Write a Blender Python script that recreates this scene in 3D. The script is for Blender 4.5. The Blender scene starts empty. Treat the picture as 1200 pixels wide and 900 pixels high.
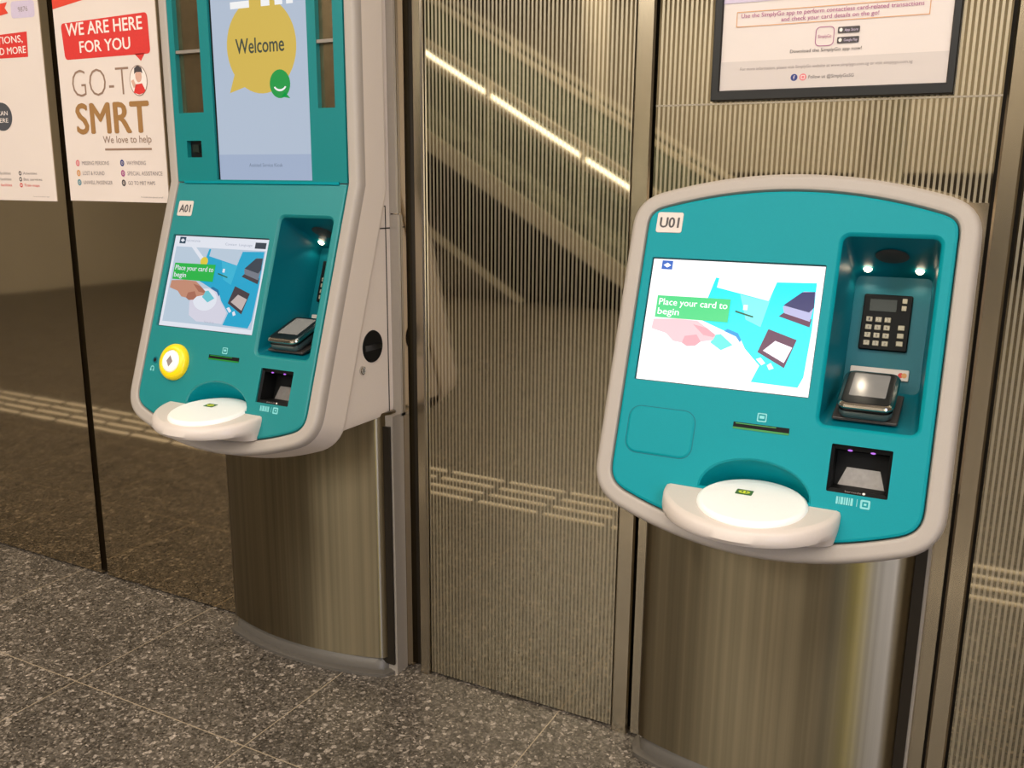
import bpy, math, random
from math import sin, cos, pi, radians, sqrt, tan
from mathutils import Vector, Matrix
from mathutils.geometry import tessellate_polygon
random.seed(7)
SC = bpy.context.scene
COL = SC.collection

# ------------------------------------------------------------------ materials
def lin(c):
    return tuple(((v/255)/12.92 if v/255 <= .04045 else ((v/255+.055)/1.055)**2.4) for v in c) + (1.0,)

class NT:
    def __init__(s, name):
        s.m = bpy.data.materials.new(name); s.m.use_nodes = True
        s.t = s.m.node_tree; s.n = s.t.nodes; s.n.clear()
        s.out = s.n.new('ShaderNodeOutputMaterial')
    def new(s, kind, **kw):
        n = s.n.new(kind)
        for k, v in kw.items(): setattr(n, k, v)
        return n
    def link(s, a, b): s.t.links.new(a, b)
    def pbsdf(s, col=None, rough=.5, metal=0., spec=.5, **kw):
        b = s.new('ShaderNodeBsdfPrincipled')
        if col: b.inputs['Base Color'].default_value = col
        b.inputs['Roughness'].default_value = rough; b.inputs['Metallic'].default_value = metal
        b.inputs['Specular IOR Level'].default_value = spec
        for k, v in kw.items(): b.inputs[k].default_value = v
        return b
    def ramp(s, stops, interp='LINEAR'):
        r = s.new('ShaderNodeValToRGB'); e = r.color_ramp.elements; r.color_ramp.interpolation = interp
        while len(e) < len(stops): e.new(.5)
        for i, (p, c) in enumerate(stops): e[i].position = p; e[i].color = c
        return r
    def math(s, op, a, b=None):
        n = s.new('ShaderNodeMath', operation=op)
        for i, v in enumerate((a, b)):
            if v is None: continue
            if isinstance(v, (int, float)): n.inputs[i].default_value = v
            else: s.link(v, n.inputs[i])
        return n.outputs[0]
    def objco(s, scale=(1, 1, 1)):
        t = s.new('ShaderNodeTexCoord'); mp = s.new('ShaderNodeMapping'); mp.inputs['Scale'].default_value = scale
        s.link(t.outputs['Object'], mp.inputs['Vector']); return mp.outputs['Vector']

def simple(name, rgb, rough=.5, metal=0., noise=0., nscale=200., bump=0., spec=.5, **kw):
    t = NT(name); c = lin(rgb); b = t.pbsdf(c, rough, metal, spec, **kw)
    nz = t.new('ShaderNodeTexNoise'); nz.inputs['Scale'].default_value = nscale; nz.inputs['Detail'].default_value = 3
    t.link(t.objco(), nz.inputs['Vector'])
    k = noise or .03
    r = t.ramp([(.3, tuple(v*(1-k) for v in c[:3])+(1,)), (.7, tuple(min(1, v*(1+k)) for v in c[:3])+(1,))])
    t.link(nz.outputs['Fac'], r.inputs['Fac']); t.link(r.outputs['Color'], b.inputs['Base Color'])
    if bump:
        bp = t.new('ShaderNodeBump'); bp.inputs['Strength'].default_value = bump; bp.inputs['Distance'].default_value = .001
        t.link(nz.outputs['Fac'], bp.inputs['Height']); t.link(bp.outputs['Normal'], b.inputs['Normal'])
    t.link(b.outputs[0], t.out.inputs['Surface']); return t.m

def glow(name, rgb, strength=1., gloss=.0):
    t = NT(name); b = t.pbsdf((.02, .02, .02, 1), .15, 0, .4 if gloss else .2)
    b.inputs['Emission Color'].default_value = lin(rgb); b.inputs['Emission Strength'].default_value = strength
    t.link(b.outputs[0], t.out.inputs['Surface']); return t.m

M = {}
M['teal'] = simple('teal_plastic', (0, 138, 146), .45, 0, .05, 900, .05, .16)
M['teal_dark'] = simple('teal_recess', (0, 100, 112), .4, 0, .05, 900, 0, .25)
M['grey'] = simple('warm_grey_plastic', (166, 155, 144), .5, 0, .03, 900, .04)
M['grey_lit'] = simple('warm_grey_lit_side', (222, 208, 194), .5, 0, .02, 400)  # lighter copy of the grey; light on the sides put into the colour
M['rear_grey'] = simple('rear_housing_grey', (150, 140, 128), .38, .2, .02, 100)
M['plinth'] = simple('plinth_grey', (96, 90, 82), .42, .3, .02, 100)
M['white'] = simple('white_plastic', (208, 195, 184), .35, 0, .01, 300)
M['white_disc'] = simple('white_reader_disc', (250, 246, 240), .3, 0, .01, 300)
M['black'] = simple('black_plastic', (18, 17, 16), .3, 0, .05, 300)
M['blackm'] = simple('matt_black', (9, 9, 8), .6, 0, .05, 300, 0, .2)
M['yellow'] = simple('yellow_plastic', (246, 214, 20), .32, 0, .02, 300)
M['keycap'] = simple('keypad_key', (165, 155, 132), .4, .1, .02, 300)
M['lcd'] = simple('lcd_glass', (34, 42, 36), .25, 0, .05, 30, 0, .3)
M['chrome'] = simple('chrome', (205, 200, 192), .15, 1, .02, 100)
M['darksilver'] = simple('dark_silver', (105, 110, 108), .3, .7, .03, 100)
M['termscreen'] = simple('grey_terminal_screen', (140, 136, 132), .18, .15, .03, 50)
M['scan_glass'] = simple('scanner_glass', (128, 122, 116), .2, .1, .08, 120)
M['plate'] = simple('dark_mount_plate', (58, 52, 48), .5, .1, .05, 200)
M['paper'] = simple('poster_paper', (226, 210, 198), .55, 0, .012, 6)
M['signpaper'] = simple('sign_paper', (222, 208, 198), .4, 0, .012, 6)
M['signband'] = simple('sign_grey_band', (206, 193, 184), .4, 0, .012, 6)
M['frame_black'] = simple('black_frame', (14, 12, 10), .4, 0, .05, 100)
M['ink_red'] = simple('ink_red', (214, 52, 46), .55)
M['ink_orange'] = simple('ink_orange_red', (220, 66, 44), .55)
M['ink_white'] = simple('ink_white', (240, 226, 216), .55)
M['ink_gold'] = simple('ink_gold', (160, 116, 66), .5)
M['ink_taupe'] = simple('ink_taupe', (150, 120, 100), .5)
M['ink_grey'] = simple('ink_grey', (140, 126, 122), .55)
M['ink_dark'] = simple('ink_dark', (72, 64, 64), .55)
M['ink_purple'] = simple('ink_purple', (166, 74, 128), .55)
M['ink_lilac'] = simple('ink_lilac', (206, 190, 208), .55)
M['ink_blue'] = simple('ink_blue', (44, 56, 120), .55)
M['ink_pink'] = simple('ink_pink', (222, 120, 124), .55)
M['ink_skin'] = simple('ink_skin', (214, 168, 146), .55)
M['ink_amber'] = simple('ink_amber', (214, 150, 84), .55)
M['ink_teal'] = simple('ink_teal', (90, 140, 150), .55)
M['badge'] = simple('badge_charcoal', (74, 74, 78), .55)
M['green_print'] = glow('lit_green_slot', (30, 190, 60), .55)
M['icon_white'] = simple('icon_white', (190, 205, 200), .5)
M['icon_pale'] = simple('icon_pale_teal', (120, 200, 200), .5)
M['steel_light'] = simple('brushed_post_steel', (168, 154, 134), .36, .85, .06, 30)
M['steel_dark'] = simple('dark_groove', (40, 33, 24), .45, .5, .05, 30)
M['led'] = glow('warm_led', (255, 226, 190), 14)

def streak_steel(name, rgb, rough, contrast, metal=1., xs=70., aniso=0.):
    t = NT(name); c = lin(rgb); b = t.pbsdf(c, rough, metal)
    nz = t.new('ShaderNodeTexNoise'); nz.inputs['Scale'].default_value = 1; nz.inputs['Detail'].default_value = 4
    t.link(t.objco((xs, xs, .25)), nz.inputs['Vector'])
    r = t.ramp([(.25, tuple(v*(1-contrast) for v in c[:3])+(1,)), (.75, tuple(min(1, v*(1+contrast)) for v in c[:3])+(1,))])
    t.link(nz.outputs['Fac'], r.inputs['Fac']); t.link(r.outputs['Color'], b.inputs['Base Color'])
    if aniso:
        b.inputs['Anisotropic'].default_value = aniso
        tg = t.new('ShaderNodeTangent', direction_type='RADIAL', axis='Z'); t.link(tg.outputs[0], b.inputs['Tangent'])
        b.inputs['Anisotropic Rotation'].default_value = .25
    t.link(b.outputs[0], t.out.inputs['Surface']); return t.m
M['steel'] = streak_steel('brushed_steel', (134, 123, 100), .31, .25, 1., 60., 1.)  # colour streaks carry brushed grain and the thin upright lamp reflections
M['post'] = streak_steel('post_steel', (176, 164, 142), .2, .12, 1., 40.)

def mirror_panel(name, tint, rough, stripes):
    t = NT(name)
    b = t.pbsdf(lin(tint), rough, 1.)
    nz = t.new('ShaderNodeTexNoise'); nz.inputs['Scale'].default_value = 3.5; t.link(t.objco(), nz.inputs['Vector'])
    bp = t.new('ShaderNodeBump'); bp.inputs['Strength'].default_value = .02; bp.inputs['Distance'].default_value = .01
    t.link(nz.outputs['Fac'], bp.inputs['Height']); t.link(bp.outputs['Normal'], b.inputs['Normal'])
    if not stripes:
        t.link(b.outputs[0], t.out.inputs['Surface']); return t.m
    co = t.new('ShaderNodeTexCoord'); sx = t.new('ShaderNodeSeparateXYZ'); t.link(co.outputs['Object'], sx.inputs[0])
    f = t.math('FRACT', t.math('MULTIPLY', sx.outputs['X'], 1/.0100))
    # triangular profile with slightly soft edge -> dark ink bar / frosted bar
    tri = t.math('ABSOLUTE', t.math('SUBTRACT', f, .5))
    r = t.ramp([(.22, (0, 0, 0, 1)), (.28, (1, 1, 1, 1))]); t.link(tri, r.inputs['Fac'])
    fr = t.pbsdf(lin((204, 192, 168)), .34, 1.)
    mx0 = t.new('ShaderNodeMixShader'); mx0.inputs[0].default_value = .55
    t.link(b.outputs[0], mx0.inputs[1]); t.link(fr.outputs[0], mx0.inputs[2])
    dk = t.pbsdf(lin((152, 142, 120)), rough, 1.)
    mx = t.new('ShaderNodeMixShader'); t.link(r.outputs['Color'], mx.inputs[0])
    t.link(dk.outputs[0], mx.inputs[1]); t.link(mx0.outputs[0], mx.inputs[2])
    t.link(mx.outputs[0], t.out.inputs['Surface']); return t.m
M['mirror'] = mirror_panel('bronze_polished_panel', (196, 182, 156), .05, False)
M['striped'] = mirror_panel('striped_mirror_glass', (184, 172, 148), .03, True)

def granite():
    t = NT('speckled_granite_tiles'); b = t.pbsdf(None, .32, 0, .5)
    co = t.objco()
    v = t.new('ShaderNodeTexVoronoi'); v.inputs['Scale'].default_value = 210; t.link(co, v.inputs['Vector'])
    v2 = t.new('ShaderNodeTexVoronoi'); v2.inputs['Scale'].default_value = 95; t.link(co, v2.inputs['Vector'])
    nz = t.new('ShaderNodeTexNoise'); nz.inputs['Scale'].default_value = 9; nz.inputs['Detail'].default_value = 5; t.link(co, nz.inputs['Vector'])
    sp = t.new('ShaderNodeSeparateColor'); t.link(v.outputs['Color'], sp.inputs[0])
    sp2 = t.new('ShaderNodeSeparateColor'); t.link(v2.outputs['Color'], sp2.inputs[0])
    r1 = t.ramp([(0, lin((40, 35, 30))), (.4, lin((72, 65, 57))), (.75, lin((102, 94, 84))), (.92, lin((142, 130, 117))), (1, lin((206, 190, 174)))])
    r2 = t.ramp([(0, lin((44, 39, 33))), (.6, lin((84, 77, 68))), (.92, lin((112, 103, 92))), (1, lin((216, 200, 184)))])
    t.link(sp.outputs[0], r1.inputs['Fac']); t.link(sp2.outputs[1], r2.inputs['Fac'])
    mx = t.new('ShaderNodeMix', data_type='RGBA'); mx.inputs[0].default_value = .45
    t.link(r1.outputs['Color'], mx.inputs[6]); t.link(r2.outputs['Color'], mx.inputs[7])
    r3 = t.ramp([(.3, (.78, .78, .78, 1)), (.7, (1.15, 1.15, 1.15, 1))]); t.link(nz.outputs['Fac'], r3.inputs['Fac'])
    ml = t.new('ShaderNodeMix', data_type='RGBA', blend_type='MULTIPLY'); ml.inputs[0].default_value = 1
    t.link(mx.outputs[2], ml.inputs[6]); t.link(r3.outputs['Color'], ml.inputs[7])
    # grout grid, 0.6 m tiles
    sx = t.new('ShaderNodeSeparateXYZ'); t.link(co, sx.inputs[0])
    def line(o, off):
        f = t.math('FRACT', t.math('MULTIPLY', t.math('ADD', o, -off), 1/.6))
        return t.math('GREATER_THAN', t.math('ABSOLUTE', t.math('SUBTRACT', f, .5)), .5-.0032/1.2)
    g = t.math('MAXIMUM', line(sx.outputs['X'], -2.6392), line(sx.outputs['Y'], -.4883))
    mg = t.new('ShaderNodeMix', data_type='RGBA'); t.link(g, mg.inputs[0]); t.link(ml.outputs[2], mg.inputs[6]); mg.inputs[7].default_value = lin((156, 140, 118))
    t.link(mg.outputs[2], b.inputs['Base Color'])
    rr = t.ramp([(.1, (.22, .22, .22, 1)), (.9, (.5, .5, .5, 1))]); t.link(sp.outputs[2], rr.inputs['Fac']); t.link(rr.outputs['Color'], b.inputs['Roughness'])
    t.link(b.outputs[0], t.out.inputs['Surface']); return t.m
M['granite'] = granite()
M['ceiling'] = simple('pale_ceiling', (196, 186, 170), .8, 0, .03, 2)
M['hall'] = simple('hall_wall', (178, 168, 152), .7, 0, .06, 1)
M['hall_dark'] = simple('dark_hall_band', (60, 52, 44), .5, 0, .06, 1)
M['esc_metal'] = simple('escalator_cladding', (224, 216, 200), .4, 0, .04, 4)
M['esc_dark'] = simple('escalator_dark', (34, 30, 28), .45, .2, .04, 4)
def sheer(name, rgb, amount):
    t = NT(name); b = t.pbsdf(lin(rgb), .15); tr = t.new('ShaderNodeBsdfTransparent'); tr.inputs[0].default_value = (.85, .9, .86, 1)
    mx = t.new('ShaderNodeMixShader'); mx.inputs[0].default_value = amount
    t.link(tr.outputs[0], mx.inputs[1]); t.link(b.outputs[0], mx.inputs[2]); t.link(mx.outputs[0], t.out.inputs['Surface']); return t.m
M['esc_glass'] = sheer('balustrade_glass', (170, 172, 158), .3)
M['esc_step'] = simple('escalator_step', (140, 132, 116), .5, 0, .04, 4)
M['rail'] = simple('handrail', (214, 204, 186), .35, 0, .04, 4)
M['strip_light'] = glow('strip_light', (255, 244, 226), 9)
M['tactile'] = simple('tactile_steel', (252, 244, 230), .4, 0, .02, 4)
M['tube'] = glow('ceiling_tube', (255, 240, 218), 10)
M['glow_white'] = glow('lit_white_panel', (206, 214, 250), 9)
M['glow_pale'] = glow('lit_pale_panel', (196, 206, 228), 2.6)
M['glow_yellow'] = glow('lit_yellow_panel', (226, 214, 30), 8)

# ------------------------------------------------------------------ mesh builder
class MB:
    def __init__(s): s.v = []; s.f = []; s.fm = []; s.mats = []
    def mi(s, m):
        if m not in s.mats: s.mats.append(m)
        return s.mats.index(m)
    def add(s, verts, faces, m):
        b = len(s.v); i = s.mi(m)
        s.v += [tuple(p) for p in verts]
        for f in faces: s.f.append(tuple(b+k for k in f)); s.fm.append(i)
        return s
    def loft(s, loops, m, closed=True, cap0=False, cap1=False):
        n = len(loops[0]); vs = [p for l in loops for p in l]; fs = []
        for a in range(len(loops)-1):
            for k in range(n if closed else n-1):
                k2 = (k+1) % n
                fs.append((a*n+k, a*n+k2, (a+1)*n+k2, (a+1)*n+k))
        if cap0: fs.append(tuple(range(n-1, -1, -1)))
        if cap1: fs.append(tuple((len(loops)-1)*n+k for k in range(n)))
        return s.add(vs, fs, m)
    def box(s, x0, x1, y0, y1, z0, z1, m):
        v = [(x, y, z) for z in (z0, z1) for y in (y0, y1) for x in (x0, x1)]
        return s.add(v, [(0, 2, 3, 1), (4, 5, 7, 6), (0, 1, 5, 4), (2, 6, 7, 3), (0, 4, 6, 2), (1, 3, 7, 5)], m)
    def holes(s, outer, holes, place, m):
        loops = [outer]+list(holes); flat = [p for l in loops for p in l]
        tr = tessellate_polygon([[Vector((p[0], p[1], 0)) for p in l] for l in loops])
        return s.add([place(p[0], p[1]) for p in flat], tr, m)
    def flat(s, poly, place, m): return s.holes(poly, [], place, m)
    def text(s, txt, x0, x1, y, h, place, m, bold=0., align=None, shear=0.):
        vs, fs = glyphs(txt, min(bold, 0))
        if not vs: return s
        mnx = min(p[0] for p in vs); mxx = max(p[0] for p in vs)
        sy = h/CAP[0]; sx = (x1-x0)/(mxx-mnx) if x1 is not None else sy
        w = bold*.9; offs = [(0, 0)] if bold <= 0 else [(-w, 0), (0, 0), (w, 0), (0, w*.6), (0, -w*.6)]
        o0 = Vector(place(x0, y)); nn = (Vector(place(x0+.01, y))-o0).cross(Vector(place(x0, y+.01))-o0).normalized()
        for i, (ox, oy) in enumerate(offs): s.add([Vector(place(x0+(p[0]-mnx+ox)*sx, y+(p[1]+oy)*sy))+nn*(i*4e-5) for p in vs], fs, m)
        return s
    def build(s, name, parent=None, ang=32, smooth=True, **props):
        me = bpy.data.meshes.new(name); me.from_pydata(s.v, [], s.f)
        for m in s.mats: me.materials.append(M[m])
        me.polygons.foreach_set('material_index', s.fm); me.validate()
        if smooth:
            me.polygons.foreach_set('use_smooth', [True]*len(me.polygons)); me.set_sharp_from_angle(angle=radians(ang))
        import bmesh
        bm = bmesh.new(); bm.from_mesh(me); bmesh.ops.recalc_face_normals(bm, faces=bm.faces); bm.to_mesh(me); bm.free()
        o = bpy.data.objects.new(name, me); COL.objects.link(o)
        if parent: o.parent = parent
        for k, v in props.items(): o[k] = v
        return o

_G = {}; CAP = [.7]
def glyphs(txt, bold):
    if (txt, bold) in _G: return _G[(txt, bold)]
    cu = bpy.data.curves.new('t', 'FONT'); cu.body = txt; cu.offset = bold; cu.resolution_u = 3; cu.size = 1
    o = bpy.data.objects.new('t', cu); COL.objects.link(o)
    dg = bpy.context.evaluated_depsgraph_get(); me = bpy.data.meshes.new_from_object(o.evaluated_get(dg))
    r = ([tuple(v.co) for v in me.vertices], [tuple(p.vertices) for p in me.polygons])
    bpy.data.objects.remove(o); bpy.data.curves.remove(cu); bpy.data.meshes.remove(me)
    _G[(txt, bold)] = r; return r
CAP[0] = max(p[1] for p in glyphs('H', 0)[0])

def thing(name, label, cat, loc=(0, 0, 0), group=None):
    o = bpy.data.objects.new(name, None); o.empty_display_size = .05; COL.objects.link(o); o.location = loc
    o['label'] = label; o['category'] = cat
    if group: o['group'] = group
    return o
def tag(o, label, cat, group=None):
    o['label'] = label; o['category'] = cat
    if group: o['group'] = group
    return o

# 2D shapes
def rrect(x0, x1, y0, y1, r, n=5):
    out = []
    for cx, cy, a0 in ((x1-r, y1-r, 0), (x0+r, y1-r, 90), (x0+r, y0+r, 180), (x1-r, y0+r, 270)):
        for k in range(n+1):
            a = radians(a0+90*k/n); out.append((cx+r*cos(a), cy+r*sin(a)))
    return out
def ell(cx, cy, rx, ry=None, n=32, a0=0, a1=360):
    ry = rx if ry is None else ry
    full = (a1-a0) >= 360
    return [(cx+rx*cos(radians(a0+(a1-a0)*k/(n if full else n-1))), cy+ry*sin(radians(a0+(a1-a0)*k/(n if full else n-1)))) for k in range(n)]
def rect(x0, x1, y0, y1): return [(x0, y0), (x1, y0), (x1, y1), (x0, y1)]
def bar(p, q, w):
    d = Vector((q[0]-p[0], q[1]-p[1])).normalized()*w/2; nx, ny = -d.y, d.x
    return [(p[0]-nx, p[1]-ny), (q[0]-nx, q[1]-ny), (q[0]+nx, q[1]+ny), (p[0]+nx, p[1]+ny)]
def inset(poly, d):
    n = len(poly); out = []
    area = sum(poly[i][0]*poly[(i+1) % n][1]-poly[(i+1) % n][0]*poly[i][1] for i in range(n))
    sg = 1 if area > 0 else -1
    for i in range(n):
        a, b, c = Vector(poly[i-1]), Vector(poly[i]), Vector(poly[(i+1) % n])
        e1 = (b-a).normalized(); e2 = (c-b).normalized()
        n1 = Vector((-e1.y, e1.x))*sg; n2 = Vector((-e2.y, e2.x))*sg
        m = (n1+n2).normalized(); k = max(.5, m.dot(n1)); p = b+m*d/k
        out.append((p.x, p.y))
    return out
def fillet(poly, rad, n=7):
    """round the given corners {index: radius} with a quadratic curve"""
    out = []; N = len(poly)
    for i, p in enumerate(poly):
        r = rad.get(i)
        if not r: out.append(p); continue
        p = Vector(p)
        def walk(step):
            left = r; a = p; j = i
            while True:
                j = (j+step) % N; b = Vector(poly[j]); L = (b-a).length
                if L >= left: return a+(b-a)*left/L, j
                left -= L; a = b
        A, ja = walk(-1); B, jb = walk(1)
        out.append(('arc', A, p, B, ja, jb))
    # drop points swallowed by the arcs
    drop = set()
    for i, e in enumerate(out):
        if e[0] == 'arc':
            j = (e[4]+1) % N
            while j != e[5]: drop.add(j) if j != i else None; j = (j+1) % N
    res = []
    for i, e in enumerate(out):
        if e[0] == 'arc':
            for k in range(n+1):
                t = k/n; q = e[1]*(1-t)**2+e[2]*2*t*(1-t)+e[3]*t*t; res.append((q.x, q.y))
        elif i not in drop: res.append(e)
    return res

# ------------------------------------------------------------------ room
def struct(name, mb, **kw):
    o = mb.build(name, **kw); o['kind'] = 'structure'; return o
X0, X1, YB, ZC = -10., 7., -13., 4.6
struct('floor', MB().box(X0, X1, YB, .3, -.1, 0, 'granite'), smooth=False)
struct('ceiling', MB().box(X0, X1, YB, .3, ZC, ZC+.1, 'ceiling'), smooth=False)
struct('wall_back', MB().box(X0, X1, .025, .3, 0, ZC, 'steel_dark'), smooth=False)
struct('wall_far', MB().box(X0, X1, YB-.1, YB, 0, ZC, 'hall').box(X0, X1, YB, YB+.02, 0, 1.5, 'hall_dark'), smooth=False)
struct('wall_left', MB().box(X0-.1, X0, YB, .3, 0, ZC, 'hall'), smooth=False)
struct('wall_right', MB().box(X1, X1+.1, YB, .3, 0, ZC, 'hall'), smooth=False)
# wall cladding: two polished panels at left, striped mirror glass at right
def panel(name, x0, x1, m):
    struct(name, MB().box(x0, x1, 0, .024, .006, ZC, m), smooth=False)
panel('wall_back_left', X0, -2.549, 'mirror')
panel('wall_back_center', -2.519, -1.283, 'mirror')
panel('window_1', -1.222, -.699, 'striped')
panel('window_2', -.647, -.004, 'striped')
panel('window_3', .044, .74, 'striped')
panel('window_4', .79, X1, 'striped')
def post(name, x0, x1, m='post', d=.012):
    mb = MB()
    pr = [(x0, .024), (x0, -d+.004), (x0+.004, -d), (x1-.004, -d), (x1, -d+.004), (x1, .024)]
    mb.loft([[(x, y, 0) for x, y in pr], [(x, y, ZC) for x, y in pr]], m, cap0=True, cap1=True)
    struct(name, mb)
post('trim_1', -1.252, -1.224)
post('trim_2', -.694, -.652)
post('trim_3', .002, .038)
post('trim_4', .745, .785)

struct('trim_6', MB().box(-.647, -.004, -.0015, .002, 1.473, 1.4765, 'chrome'), smooth=False)
# tactile guidance bars inlaid in the floor, parallel to the wall
mb = MB()
for k in range(40):
    x = -9.6+k*.3
    for r in range(4):
        y = -1.245-r*.094
        l = [rrect(x+.012, x+.288, y-.016, y+.016, .015, 3), rrect(x+.018, x+.282, y-.010, y+.010, .0095, 3)]
        mb.loft([[(p[0], p[1], 0) for p in l[0]], [(p[0], p[1], .004) for p in l[1]]], 'tactile', cap1=True)
struct('trim_5', mb)

# ------------------------------------------------------------------ kiosks
TILT = radians(18.99); ST, CT = sin(TILT), cos(TILT); FY, FZ = -.2478, 1.31
def face(u, v, d=0.): return (u, FY+v*ST-d*CT, FZ+v*CT+d*ST)
def bent(u, s, d=0.):
    if s < -1e-6: return face(u, s, d)
    if s > 1e-6: return (u, FY-d, FZ+s)
    h = TILT/2; e = d/cos(h)
    return (u, FY-e*cos(h), FZ+e*sin(h))
HW = .2925
def outline(top=None):
    pts = []
    N = 22
    for k in range(N+1):                       # bottom arc, left to right
        u = -HW+2*HW*k/N; pts.append((u, -.637+.775*u*u))
    ib = (0, N)
    if top is None:
        for k in range(1, 9): pts.append((HW, -.571+(.548)*k/9))
        i2 = len(pts)
        for k in range(N+1):
            u = HW-2*HW*k/N; pts.append((u, .03-.62*u*u))
        i3 = len(pts)-1
        for k in range(1, 9): pts.append((-HW, -.023-(.548)*k/9))
        return fillet(pts, {0: .055, N: .055, i2: .05, i3: .05})
    pts.append((HW, 0.)); i = len(pts); pts.append((HW, top)); pts.append((-HW, top)); pts.append((-HW, 0.))
    return fillet(pts, {0: .055, N: .055, i: .04, i+1: .04})

SCL, SCR, SCT, SCB = -.2395, .0635, -.134, -.358
def screen_art(mb, place, pale):
    """the picture on the touch screen: hand laying a card on the round reader"""
    W, H = SCR-SCL, SCT-SCB
    def pl(lv): return lambda a, b: place(SCL+a*W, SCT-b*H, .0003*lv)
    A = 'A_' if pale else 'U_'
    f = lambda pts, m, lv: mb.flat(pts, pl(lv), A+m)
    f(rect(0, 1, 0, 1), 'bg', 0)
    if pale:
        f(rect(.03, .975, .12, .95), 'bg2', 1)
        f([(.2, .12), (.25, .12), (.42, .3), (.40, .34)], 'bg', 2)
        mb.text('Simple travel services', .12, .28, .062, -.03, lambda x, y: pl(1)(x, y), A+'line'); f(rect(.86, .97, .035, .1), 'navy', 2)
        mb.text('Contact  Language', .55, .83, .08, -.025, pl(1), A+'line')
        f(ell(.365, .27, .04, .05, 16), 'yellow', 4)
    f([(.395, .13), (.415, .133), (.408, .209), (.714, .291), (.747, .141), (.965, .13), (.972, .49), (.961, .855), (.937, .937), (.678, .93), (.713, .799), (.619, .677), (.58, .588), (.477, .546), (.317, .467), (.361, .31)], 'cyan', 3)
    f([(.55, .255), (.714, .291), (.735, .2), (.69, .5), (.6, .45)], 'cyan2', 4)
    f([(.468, .565), (.506, .535), (.568, .562), (.592, .613), (.585, .635), (.54, .585)], 'blue', 4)
    f([(.535, .383), (.641, .419), (.641, .432), (.535, .397)], 'green_dk', 5)
    f(rect(.578, .602, .335, .375), 'bg', 5)
    # terminal at right
    f([(.783, .405), (.82, .36), (.963, .41), (.957, .472)], 'dk', 5)
    f([(.799, .33), (.903, .201), (.967, .2), (.963, .347), (.955, .43), (.81, .378)], 'mid', 6)
    f([(.801, .318), (.894, .208), (.962, .2), (.968, .32), (.945, .36)], 'navy', 7)
    # scanner
    f([(.736, .51), (.898, .577), (.85, .799), (.693, .695)], 'dk', 5)
    f([(.783, .597), (.88, .638), (.846, .761), (.722, .68)], 'paper', 6)
    f([(.69, .75), (.715, .735), (.745, .775), (.725, .795)], 'bg', 5); f([(.755, .79), (.775, .77), (.795, .81), (.77, .825)], 'bg', 5)
    # round white reader
    f([(.33, .62), (.4, .57), (.48, .55), (.56, .59), (.615, .68), (.70, .80), (.67, .92), (.4, .92), (.31, .86), (.29, .72)], 'reader', 5)
    f(ell(.45, .68, .125, .12, 24), 'bg', 6)
    f([(.432, .592), (.471, .58), (.548, .659), (.484, .708), (.418, .655)], 'card', 7)
    # hand
    f([(.05, .58), (.055, .50), (.2, .485), (.323, .49), (.386, .542), (.442, .591), (.43, .633), (.36, .655), (.331, .693), (.281, .70), (.247, .676), (.194, .668), (.144, .61)], 'skin', 8)
    f([(.26, .62), (.33, .60), (.36, .655), (.33, .69), (.28, .70), (.25, .675)], 'skin2', 9)
    f([(.3, .52), (.386, .542), (.442, .591), (.43, .61), (.37, .60)], 'skin2', 9)
    # green caption
    f([(.06, .305), (.501, .30), (.501, .485), (.061, .485)], 'green', 10)
    mb.text('Place your card to', .075, .487, .38, -.052, pl(11), A+'bg', .012)
    mb.text('begin', .075, .205, .458, -.052, pl(11), A+'bg', .012)
    f(rect(.055, .122, .012, .085), 'logo', 2); f([(.065, .05), (.09, .03), (.113, .05), (.09, .07)], 'bg', 3)
    mb.text('Terms of use', .485, .59, .925, -.02, pl(7), A+'line')
for pre, k, pal in (('U_', 1.35, dict(bg=(255, 255, 255), cyan=(0, 226, 236), cyan2=(120, 240, 244), blue=(0, 150, 214), green_dk=(10, 90, 60), dk=(92, 42, 74), mid=(176, 176, 214), navy=(44, 44, 100), paper=(250, 240, 250), reader=(252, 250, 252), card=(92, 226, 216), skin=(240, 190, 196), skin2=(226, 158, 168), green=(64, 206, 124), logo=(54, 100, 186), line=(214, 210, 220))),
                    ('A_', .92, dict(bg=(240, 244, 255), bg2=(196, 214, 232), yellow=(240, 214, 60), cyan=(0, 174, 218), cyan2=(50, 190, 226), blue=(0, 120, 170), green_dk=(10, 100, 60), dk=(66, 54, 62), mid=(120, 126, 140), navy=(48, 60, 76), paper=(206, 190, 186), reader=(226, 224, 240), card=(110, 208, 222), skin=(206, 146, 120), skin2=(176, 110, 88), green=(20, 190, 70), logo=(44, 74, 96), line=(178, 186, 204)))):
    for n, c in pal.items(): M[pre+n] = glow('screen_'+pre.lower()+n, c, k)
M['W_bg'] = glow('display_pale_blue', (186, 200, 220), .95, 1); M['W_band'] = glow('display_band', (168, 184, 212), .95, 1)
M['W_yellow'] = glow('display_yellow', (222, 190, 84), .95, 1); M['W_green'] = glow('display_green', (20, 160, 70), .95, 1)
M['W_white'] = glow('display_white', (250, 250, 250), 1, 1); M['W_ink'] = glow('display_ink', (78, 84, 66), .8, 1); M['W_line'] = glow('display_line', (120, 134, 160), .8, 1)
M['scan_led'] = glow('violet_led', (150, 80, 190), 2.)

def rbox(mb, x0, x1, y0, y1, d0, d1, place, m, r=.003, bev=.0015, mtop=None):
    """rounded slab standing on a plane given by place(x, y, d)"""
    a = rrect(x0, x1, y0, y1, r, 4); b = inset(a, bev)
    mb.loft([[place(p[0], p[1], d0) for p in a], [place(p[0], p[1], d1-bev) for p in a], [place(p[0], p[1], d1) for p in b]], m)
    mb.flat(b, lambda x, y: place(x, y, d1), mtop or m)
    return mb

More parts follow.
